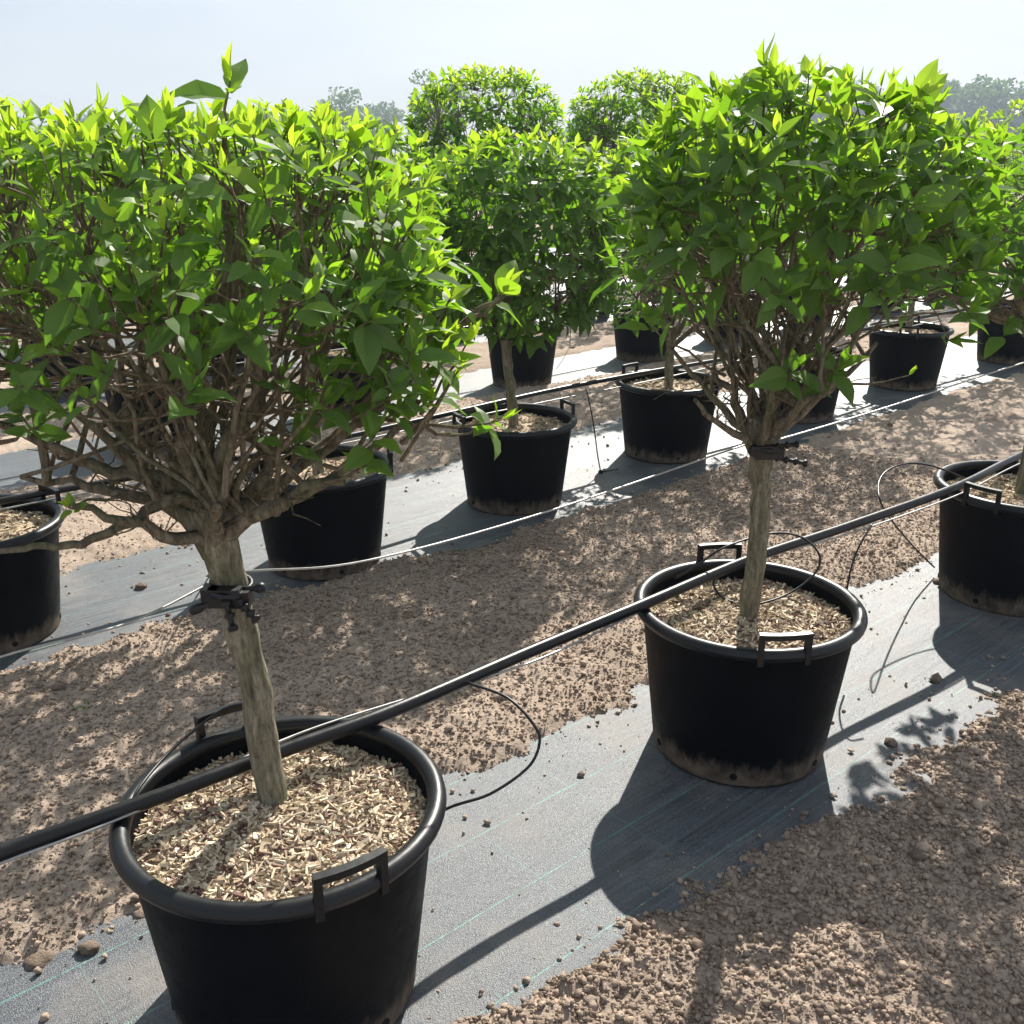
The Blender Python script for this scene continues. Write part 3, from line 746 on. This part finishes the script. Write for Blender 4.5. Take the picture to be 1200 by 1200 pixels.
# upright round tree
fb = pd(893, 490, 2.50); cb = np.array([fb.x+.045, 2.50, 1.395])
exB = []
def ex(x, y, Y, fx, fy, FY, young, n, ls): exB.append((pd(x, y, Y), pd(fx, fy, FY), young, n, ls))
ex(935, 430, 2.25, 915, 470, 2.45, .45, 4, 1.1); ex(985, 428, 2.30, 925, 465, 2.45, .5, 4, 1.05); ex(1120, 230, 2.45, 1020, 320, 2.5, .95, 4, 1.35); ex(1065, 440, 2.5, 960, 450, 2.5, .8, 1, .7)
ex(760, 380, 2.4, 850, 440, 2.5, .7, 2, 1.0); ex(895, 80, 2.45, 895, 160, 2.5, .95, 3, 1.2); ex(1040, 105, 2.5, 1020, 180, 2.5, 1, 3, 1.1); ex(835, 105, 2.5, 850, 200, 2.5, .9, 3, 1.1)
make_tree(top(B, MZ-.01), fb, cb, (.43, .41, .345), 2,
          'upright round hydrangea tree with large leaves, trunk held by black rubber tie', 'trees along the pipe with drip loops',
          L=.083, flat_p=.12, n_limb=12, n_stem=48, n_shoot=330, leaf_floor=-.55, bare=.90, r_trunk=.026, extra=exB, dead=230, inner=.3, power=2.25)
# tree at the third big pot
fc = np.array([C_.x+.02, C_.y, 1.02])
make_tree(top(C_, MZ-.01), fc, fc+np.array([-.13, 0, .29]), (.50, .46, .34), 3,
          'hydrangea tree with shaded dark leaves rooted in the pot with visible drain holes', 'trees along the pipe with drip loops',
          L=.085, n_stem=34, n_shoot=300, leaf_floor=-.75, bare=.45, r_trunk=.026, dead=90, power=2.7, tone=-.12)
T2 = 'trees of the second row'
def row2(p, seed, label, cx, top_z, w, hgt, lean=0, **kw):
    z = gz(p.x, p.y); cz = top_z-hgt/2; f = np.array([p.x+lean, p.y, cz-hgt/2+.02])
    a = dict(near=False, L=.072, n_stem=30, n_shoot=190, leaf_floor=-.85, bare=.25, r_trunk=.024, dead=60, power=2.9, n_limb=8)
    a.update(kw)
    make_tree(top(p, MZ-.01), f, (cx, p.y, cz), (w/2, w/2, hgt/2), seed, label, T2, **a)
row2(D_, 4, 'hydrangea tree in the pot below the low bare twig', D_.x+.10, 1.72, 1.15, .75, n_shoot=480, individual=120)
row2(E_, 5, 'hydrangea tree rising directly behind the wide flat-topped tree', E_.x-.04, 1.72, 1.12, .78, n_shoot=500, individual=200)
tF = pd(605, 160, F_.y).z
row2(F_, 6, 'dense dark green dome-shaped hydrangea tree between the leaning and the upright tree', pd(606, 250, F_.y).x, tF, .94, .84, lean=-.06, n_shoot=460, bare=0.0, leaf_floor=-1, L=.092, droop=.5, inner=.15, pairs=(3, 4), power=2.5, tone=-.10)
row2(G_, 7, 'hydrangea tree in the pot beside the dangling drip tube', G_.x, pd(784, 155, G_.y).z, 1.0, 1.05, n_shoot=400, individual=150)
row2(H_, 8, 'hydrangea tree hidden behind the upright round tree', H_.x, pd(940, 150, H_.y).z, 1.0, .9, n_shoot=320, individual=60)
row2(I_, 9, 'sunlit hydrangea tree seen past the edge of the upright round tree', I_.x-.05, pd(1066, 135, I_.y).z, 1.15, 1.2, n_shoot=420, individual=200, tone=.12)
row2(J_, 10, 'hydrangea tree at the end of the second row', J_.x-.1, pd(1110, 125, J_.y).z, 1.3, 1.2, n_shoot=360, individual=150)

# farther rows: a few prototypes, then copies
GB = 'potted trees in the farther rows'
LB = 'round-headed hydrangea tree standing in one of the farther rows of pots'
LP = 'black pot of wood chips in one of the farther rows'
def proto(seed, h, w, hh, lean, n):
    return make_tree((0, 0, MZ-.01), (lean*.5, 0, h-hh+.03), (lean, 0, h-hh/2), (w/2, w/2, hh/2), seed, LB, GB, L=.078, n_limb=7, n_stem=20, n_shoot=n,
                     individual=0, leaf_floor=-.9, bare=.25, r_trunk=.027, low=True, dead=30, power=2.6)
PR = [proto(20, 1.78, 1.0, .85, 0, 380), proto(21, 1.70, .92, .75, .05, 340), proto(22, 1.86, 1.05, .9, -.05, 400)]
TALL = proto(23, 2.36, 1.12, .95, -.28, 620); TALL2 = proto(24, 2.40, 1.2, .92, -.10, 640)
used = set()
mulch_far = mulch_mesh(77, 900, .032)
def far_plant(x, y, pr, rz, s, label=None, plabel=None):
    z = gz(x, y)
    if pr.name in used: t = copy_tree(pr)
    else: t = pr; used.add(pr.name)
    t.location = (x, y, z+(MZ-.01)*1.0); t.rotation_euler = (0, 0, rz); t.scale = (1, 1, s)
    if label: t['label'] = label
    make_pot(x, y, rz*1.7, plabel or LP, 'pots in the farther rows', full=False)
    tag(link('wood_chips', mulch_far, M['mulch'], None, (x, y, z+MULCH_Z), rz), 'pale wood chips filling a pot of a farther row', 'wood chips', 'wood chip mulch in the pots', 'stuff')
far_plant(R3a.x, R3a.y, TALL, 0, 1.0, 'tall hydrangea tree whose head rises above the dense dome-shaped tree', 'black pot right behind the slim trunk of the dense dome-shaped tree')
far_plant(R3b.x, R3b.y, TALL2, 0, 1.0, 'tall broad hydrangea tree rising beside the top of the upright round tree', 'black pot behind the pot beside the dangling drip tube')
rg = random.Random(8)
spots = []
u3 = xy_uv(R3a.x, R3a.y)[0]
for k in (-3, -2, -1, 2, 3, 4, 5): spots.append((u3+k*1.47, ROW_V[2]))
p4 = rim_px(708, 330, 3); u4 = xy_uv(p4.x, p4.y)[0]
for k in (-5, -4, -3, -2, -1.4, 0, 1, 2, 3, 4, 5): spots.append((u4+k*1.47, ROW_V[3]))
for r in (4, 5, 6):
    p = rim_px(512, 322, 4); u5 = xy_uv(p.x, p.y)[0]+.5*(r-4)
    for k in range(-6, 14): spots.append((u5+k*1.47, ROW_V[r]))
for u, v in spots:
    x, y = uv_xy(u+rg.uniform(-.06, .06), v+rg.uniform(-.05, .05))
    if y < 3 or abs(x) > .50*y+.35: continue
    far_plant(x, y, PR[rg.randrange(3)], rg.uniform(0, 6.28), rg.uniform(.92, 1.06))

# ------------------------------------------------------------------ pipes and wires
def tube_obj(name, pts, r, mat, label, cat, group=None, sides=10, sm=True, n=10):
    mb = MB(); mb.tube(smooth(pts, n) if sm else pts, r, sides); o = link(name, mb.mesh(name), M[mat]); return tag(o, label, cat, group)
PZ = POT_H+.020
pp = [(-160, 1066), (0, 1000), (150, 947), (330, 880), (460, 833), (620, 764), (752, 709), (880, 655), (990, 618), (1120, 571), (1200, 532), (1330, 478)]
pts = [px(x, y, PZ+(0, -.004, 0, 0, 0, -.008, 0, 0, -.006, 0, 0, 0)[i]) for i, (x, y) in enumerate(pp)]
tube_obj('irrigation_pipe', pts, .0150, 'pipe', 'thick black irrigation pipe lying across the rims of the big pots', 'pipe', 'irrigation pipes', 14)
off = [(0, 14, -.012), (0, 12, -.012), (0, 8, -.004), (0, -12, -.012), (0, -9, -.016), (0, 13, -.02), (0, 7, -.02), (0, 3, -.022), (0, 9, -.02), (0, 10, -.012), (0, 9, -.008), (0, 8, -.008)]
tube_obj('guide_wire', [px(x, y+o[1], PZ+o[2]) for (x, y), o in zip(pp, off)], .0028, 'wire', 'thin pale wire running alongside the thick pipe on the big pots', 'wire', 'wires', 8)
for i in range(1, 6):
    v = ROW_V[i]+.17; z0 = GZ[0]+float(np.interp(ROW_V[i], GV, GZ))+PZ; pts = []; ws = []; hw = []
    k = 0
    for u in np.arange(MAT_U[i][0], MAT_U[i][1], .7):
        x, y = uv_xy(u, v+.03*math.sin(u*1.7+i)); pts.append((x, y, z0+.004*math.sin(u*2.1)))
        x, y = uv_xy(u, v-.05+.02*math.sin(u*2.3)); ws.append((x, y, z0-.022+.01*math.sin(u*1.3)))
        x, y = uv_xy(u, ROW_V[i]+.03); hw.append((x, y, z0-PZ+.87))
    lb = 'black irrigation pipe lying on the second row of pots' if i == 1 else 'black irrigation pipe lying on a farther row of pots'
    tube_obj('irrigation_pipe', pts, .0128, 'pipe', lb, 'pipe', 'irrigation pipes', 10, n=4)
    tube_obj('guide_wire', ws, .0035, 'wire', 'thin pale wire beside the pipe on the second row' if i == 1 else 'thin pale wire beside the pipe on a farther row', 'wire', 'wires', 6, n=4)
    if i > 1: tube_obj('support_wire', hw, .003, 'wire', 'thin support wire strung through the trunks of a farther row', 'wire', 'wires', 6, n=4)
# support wire tied to the trunks of the near row
def on_trunk(seed, z):
    P = TRUNK[seed]; return np.array([np.interp(z, P[:, 2], P[:, 0]), np.interp(z, P[:, 2], P[:, 1]), z])
tA = on_trunk(1, pd(277, 700, 1.665).z); tB = on_trunk(2, pd(897, 522, 2.52).z)
wr = [pd(-220, 850, 1.25), pd(0, 770, 1.42), pd(150, 730, 1.57), tA+np.array([-.03, .045, .0]), tA+np.array([.03, .05, .012]), pd(430, 657, 1.83), pd(640, 600, 2.12), tB+np.array([-.03, .035, 0]), tB+np.array([.03, .04, .005]), pd(1040, 477, 2.72), pd(1200, 425, 2.95), pd(1400, 366, 3.3)]
wr = [tuple(p) for p in wr]
tube_obj('support_wire', wr, .0022, 'wire', 'thin pale wire strung past the trunks through the rubber ties', 'wire', 'wires', 8)

# drip tubes
def drip(pts, label, r=.0033): tube_obj('drip_tube', pts, r, 'pipe', label, 'tube', 'thin drip tubes', 8)
drip([px(548, 800, PZ), px(595, 818, .45), px(626, 850, .42), px(632, 872, .39), px(618, 900, .36), px(575, 930, .33), px(530, 945, .31), px(498, 962, .28)], 'thin black drip tube looping beside the pot with the leaning tree')
drip([px(318, 823, .50), px(270, 828, .49), px(232, 852, .47), px(195, 885, .455), px(162, 925, .45), px(150, 955, .43)], 'thin black tube curving over the back rim near the leaning trunk')
ring = [(742, 709, .45), (790, 678, .42), (815, 664, .47), (850, 641, .52), (905, 625, .53), (940, 630, .52), (960, 650, .49), (955, 672, .45), (925, 695, .41), (885, 708, .40), (850, 702, .40), (836, 684, .43), (845, 672, .44)]
drip([px(x, y, z) for x, y, z in ring[1:]], 'thin black drip tube ringed around the upright trunk in its pot')
drip([px(1022, 614, PZ), px(1007, 640, .40), px(998, 664, .34), px(993, 688, .28), px(990, 720, .2), px(992, 760, .1)], 'thin black tube hanging behind the pot with the ringed trunk')
drip([px(1095, 665, .03), px(1070, 640, .16), px(1045, 610, .33), px(1032, 588, .44), px(1030, 565, .47), px(1042, 550, .49), px(1065, 543, .49), px(1092, 546, .47), px(1120, 556, .44), px(1135, 563, .40)], 'thin black drip tube looping over the pipe into the pot with drain holes')
g2 = float(np.interp(ROW_V[1], GV, GZ))
def drop2(x, y, x2, y2, lb, row=1):
    g = float(np.interp(ROW_V[row], GV, GZ)); a = px(x, y, g+PZ); b_ = px(x2, y2, g+.012)
    drip([a+Vector((0, 0, .012)), a+Vector((.012, -.015, -.02)), a*.6+b_*.4+Vector((.01, 0, 0)), a*.2+b_*.8, b_], lb, .0035)
    mb = MB(); e = b_+Vector((.10, .055, -.002)); mb.tube([b_-Vector((.012, .006, 0)), b_.lerp(e, .4), e], [.007, .004, .003], 6)
    mb.box(b_, .022, .016, .018)
    tag(link('drip_stake', mb.mesh('drip_stake', False), M['tie']), 'black drip stake lying on the mat at the end of a dangling tube', 'stake', 'drip stakes')
drop2(686, 458, 704, 553, 'thin black tube dangling from the second-row pipe onto the mat')
drop2(248, 600, 248, 670, 'thin black tube dangling from the second-row pipe behind the leaning trunk')
drop2(668, 360, 668, 408, 'thin black tube dangling from a farther pipe', 2)
# dripper in the ringed pot
q = px(788, 682, .385)
mb = MB(); mb.tube([q, q+Vector((.004, 0, .035))], [.006, .008], 6); mb.box(q+Vector((.004, 0, .03)), .022, .016, .012)
tag(link('drip_stake', mb.mesh('drip_stake', False), M['tie']), 'black drip stake stuck in the chips of the ringed pot', 'stake', 'drip stakes')

# ------------------------------------------------------------------ rubber ties on trunks
def tie(c, r, ax, arms, label, s=1.0):
    root = empty('tree_tie', tuple(c)); tag(root, label, 'tree tie', 'rubber tree ties')
    mb = MB(); ang = np.linspace(0, 2*math.pi, 25)
    prof = [(r+.002, -.014), (r+.009, -.014), (r+.010, 0), (r+.009, .014), (r+.002, .014), (r+.002, -.014)]
    mb.lathe([(a*1, z) for a, z in prof], 24)
    st = link('strap', mb.mesh('strap'), M['tie'], root); st.rotation_euler = (ax, .12, 0)
    mb = MB(); mb.box((0, -r-.011, .0), .058*s, .024, .034); mb.box((-.026*s, -r-.004, .004), .03, .034, .026); mb.box((.03*s, -r-.003, -.004), .026, .034, .03)
    mb.tube([(-.035, -r-.012, .010), (0, -r-.026, .006), (.035, -r-.012, .0)], .007, 6)
    link('buckle', mb.mesh('buckle', False), M['tie'], root)
    for (p0, p1, beads) in arms:
        p0 = np.array(p0, float); p1 = np.array(p1, float); mb = MB(); ts = np.linspace(0, 1, beads*6+1)
        rr = [.0055+(.0045 if (t*beads) % 1 > .5 else 0) for t in ts]; rr[-1] = .008; rr[-2] = .010
        mb.tube([p0+(p1-p0)*t for t in ts], rr, 8); link('peg_arm', mb.mesh('peg_arm'), M['tie'], root)
tie(tA, .030, .05, [((-.01, -.045, -.002), (-.060, -.055, -.022), 1), ((.0, -.05, .008), (.022, -.085, -.045), 3), ((.02, -.045, 0), (.062, -.075, -.030), 4), ((.03, -.03, .01), (.068, -.025, .012), 1)],
    'black rubber tie with ridged pegs on the leaning trunk')
tie(tB, .028, 0, [((.01, -.035, .012), (.078, -.045, .022), 3), ((.01, -.04, -.012), (.100, -.055, -.026), 4), ((-.01, -.03, 0), (-.045, -.035, .004), 1)],
    'black rubber tie with ridged pegs on the upright trunk')
q = np.array([F_.x-.05, F_.y, gz(F_.x, F_.y)+.84]); tie(q, .026, 0, [((.01, -.03, .01), (.09, -.04, .02), 3), ((.01, -.03, -.01), (.08, -.05, -.02), 3)], 'black rubber tie half hidden under the dense dome-shaped tree')
q = np.array([R3a.x-.08, R3a.y, gz(R3a.x, R3a.y)+.80]); tie(q, .029, 0, [((.01, -.03, .01), (.10, -.04, .02), 3), ((.01, -.03, -.01), (.09, -.05, -.02), 3)], 'black rubber tie on the tall tree trunk in a farther row')

# ------------------------------------------------------------------ clods, weeds
def clod(x, y, r, z0, label, seed):
    rs = np.random.RandomState(seed); me = bpy.data.meshes.new('soil_clod'); import bmesh
    bm = bmesh.new(); bmesh.ops.create_icosphere(bm, subdivisions=3, radius=1.0)
    for v in bm.verts:
        n = vnoise(np.array([v.co.x*1.6+v.co.z+seed]), np.array([v.co.y*1.6-v.co.z*.7]), seed)[0]+.5*vnoise(np.array([v.co.x*4+seed]), np.array([v.co.y*4+v.co.z*4]), seed)[0]
        v.co *= .62+.5*n
    bm.to_mesh(me); bm.free(); me.polygons.foreach_set('use_smooth', np.ones(len(me.polygons), bool))
    o = link('soil_clod', me, M['clod']); o.location = (x, y, z0+r*.30); o.scale = (r*1.15, r, r*.72); o.rotation_euler = (0, 0, seed)
    tag(o, label, 'clod', 'larger clods of soil')
CL = [(45, 1124, .026, 'large round dark clod at the mat edge beside the leaning tree pot'), (104, 1112, .017, None), (1097, 797, .019, 'dark clod lying on the bright mat before the pot with drain holes'),
      (1044, 872, .016, 'dark clod on the bright mat beside the foot of the ringed pot'), (164, 1072, .015, None), (940, 958, .02, 'rounded clods half buried in front of the ringed pot'), (165, 690, .022, None), (215, 640, .02, None), (820, 748, .016, None),
      (1098, 683, .015, None), (1170, 990, .016, None), (940, 1085, .018, None), (1075, 1010, .015, None), (255, 690, .014, None), (70, 812, .02, None)]
for k, (x, y, r, lb) in enumerate(CL):
    p = px(x, y, 0); p = px(x, y, gz(p.x, p.y)); i0 = xy_uv(p.x, p.y)
    clod(p.x, p.y, r, max(surf(p.x, p.y), gz(p.x, p.y) if any(mat_edges(i, np.array([i0[0]]))[0][0] < i0[1] < mat_edges(i, np.array([i0[0]]))[1][0] for i in (0, 1)) else -9), lb or 'clod of brown soil lying among the crumbs', 40+k)
for k, (x, y, lb) in enumerate([(95, 832, 'tiny green weed sprouting in the soil beyond the leaning tree pot'), (530, 648, 'tiny green weed sprouting at the second mat edge')]):
    p = px(x, y, 0); p = px(x, y, gz(p.x, p.y)); rg = random.Random(60+k); mb = MB(); lv = []
    for j in range(26):
        a = rg.random()*6.28; d = np.array([math.cos(a), math.sin(a), rg.uniform(.2, 1.2)]); d /= np.linalg.norm(d)
        nn = np.array([0, 0, 1.])-d*d[2]; nn /= np.linalg.norm(nn)
        lv.append((np.array([p.x+rg.gauss(0, .022), p.y+rg.gauss(0, .022), surf(p.x, p.y)]), d, nn, rg.uniform(.008, .018), rg.uniform(.3, .7), 'low', rg.randrange(5)))
    leaves_to_mb(mb, lv); tag(link('weed', mb.mesh('weed'), M['leaf_small']), lb, 'weed', 'weeds')

# ------------------------------------------------------------------ distant trees and the haze
def far_tree(x, y, h, w, seed, label):
    rng = random.Random(seed); z = -.3; root = empty('distant_tree', (x, y, z)); tag(root, label, 'tree', 'woodland edge beyond the nursery')
    mb = MB(); P = wob(np.array([(0, 0, -.1+h*.6*t) for t in np.linspace(0, 1, 6)]), .06, rng); mb.tube(P, np.linspace(h*.028, h*.010, 6), 8)
    for k in range(7):
        a = rng.random()*6.28; s_ = P[rng.randrange(2, 6)]; e = s_+np.array([math.cos(a)*w*.3, math.sin(a)*w*.3, h*rng.uniform(.08, .25)]); mb.tube(bez(s_, (s_+e)/2+np.array([0, 0, -.2]), e, 4), np.linspace(h*.009, h*.003, 4), 5)
    link('trunk', mb.mesh('trunk'), M['bark'], root)
    clumps = []
    for k in range(26):
        while True:
            d = np.array([rng.uniform(-1, 1) for _ in range(3)])
            if np.dot(d, d) < 1: break
        clumps.append((d*np.array([w*.42, w*.42, h*.34])+np.array([0, 0, h*.60]), rng.uniform(.10, .2)*w))
    n = 2500; rs = np.random.RandomState(seed); ci = rs.randint(0, len(clumps), n)
    c = np.array([k[0] for k in clumps])[ci]; r = np.array([k[1] for k in clumps])[ci]
    d = rs.randn(n, 3); d /= np.linalg.norm(d, axis=1)[:, None]; c = c+d*(r*rs.rand(n)**.4)[:, None]*np.array([1.1, 1.1, .8])
    a = rs.randn(n, 3); a /= np.linalg.norm(a, axis=1)[:, None]; b_ = np.cross(a, rs.randn(n, 3)); b_ /= np.linalg.norm(b_, axis=1)[:, None]
    s_ = (.022+.022*rs.rand(n))[:, None]*w
    P = np.stack([c-a*s_, c+b_*s_*.55, c+a*s_, c-b_*s_*.55], 1).reshape(-1, 3)
    me = fast_mesh('crown', P, np.arange(n*4).reshape(n, 4), np.repeat(rs.rand(n), 4))
    link('crown', me, M['leaf_far'], root)
for k, (x, top_y, Yd, w, lb) in enumerate([
        (1095, 100, 92, 6.5, 'pale hazy distant tree at the start of the woodland edge'), (1130, 92, 88, 6.5, None), (1165, 96, 84, 6.5, None), (1200, 90, 84, 7, None), (1240, 94, 84, 7, None),
        (850, 98, 95, 6, None), (890, 100, 97, 6, None), (930, 92, 95, 7, None), (975, 86, 96, 7, None), (1015, 92, 98, 6, None), (1052, 118, 110, 6, None),
        (515, 74, 62, 3.6, 'hazy distant tree showing beside the head of the tall hydrangea'), (400, 102, 80, 4.5, None), (440, 118, 90, 5, None), (770, 118, 100, 5, None), (690, 150, 100, 6, None), (810, 110, 98, 5, None)]+[(-420+k*88, 128+9*(k % 3), 96+4*(k % 4), 6.5, None) for k in range(9)]):
    Yd *= 2.4; w *= 2.4; h = pd(x, top_y, Yd).z+.3
    far_tree(pd(x, 100, Yd).x, Yd, h, w, 90+k, lb or 'blue-grey hazy tree in the distant woodland edge')

hz = MB(); hz.box((0, 0, 13.0), 980, 980, 29.0)
hm = bpy.data.materials.new('haze_air'); hm.use_nodes = True; nt = hm.node_tree
for n in list(nt.nodes): nt.nodes.remove(n)
out = nt.nodes.new('ShaderNodeOutputMaterial'); pv = nt.nodes.new('ShaderNodeVolumePrincipled')
pv.inputs['Color'].default_value = (.52, .60, .70, 1); pv.inputs['Density'].default_value = .0018; pv.inputs['Anisotropy'].default_value = .2
nt.links.new(pv.outputs[0], out.inputs['Volume'])
ho = link('haze', hz.mesh('haze', False), hm); tag(ho, 'thin bright haze hanging over the whole nursery field', 'haze', kind='stuff')
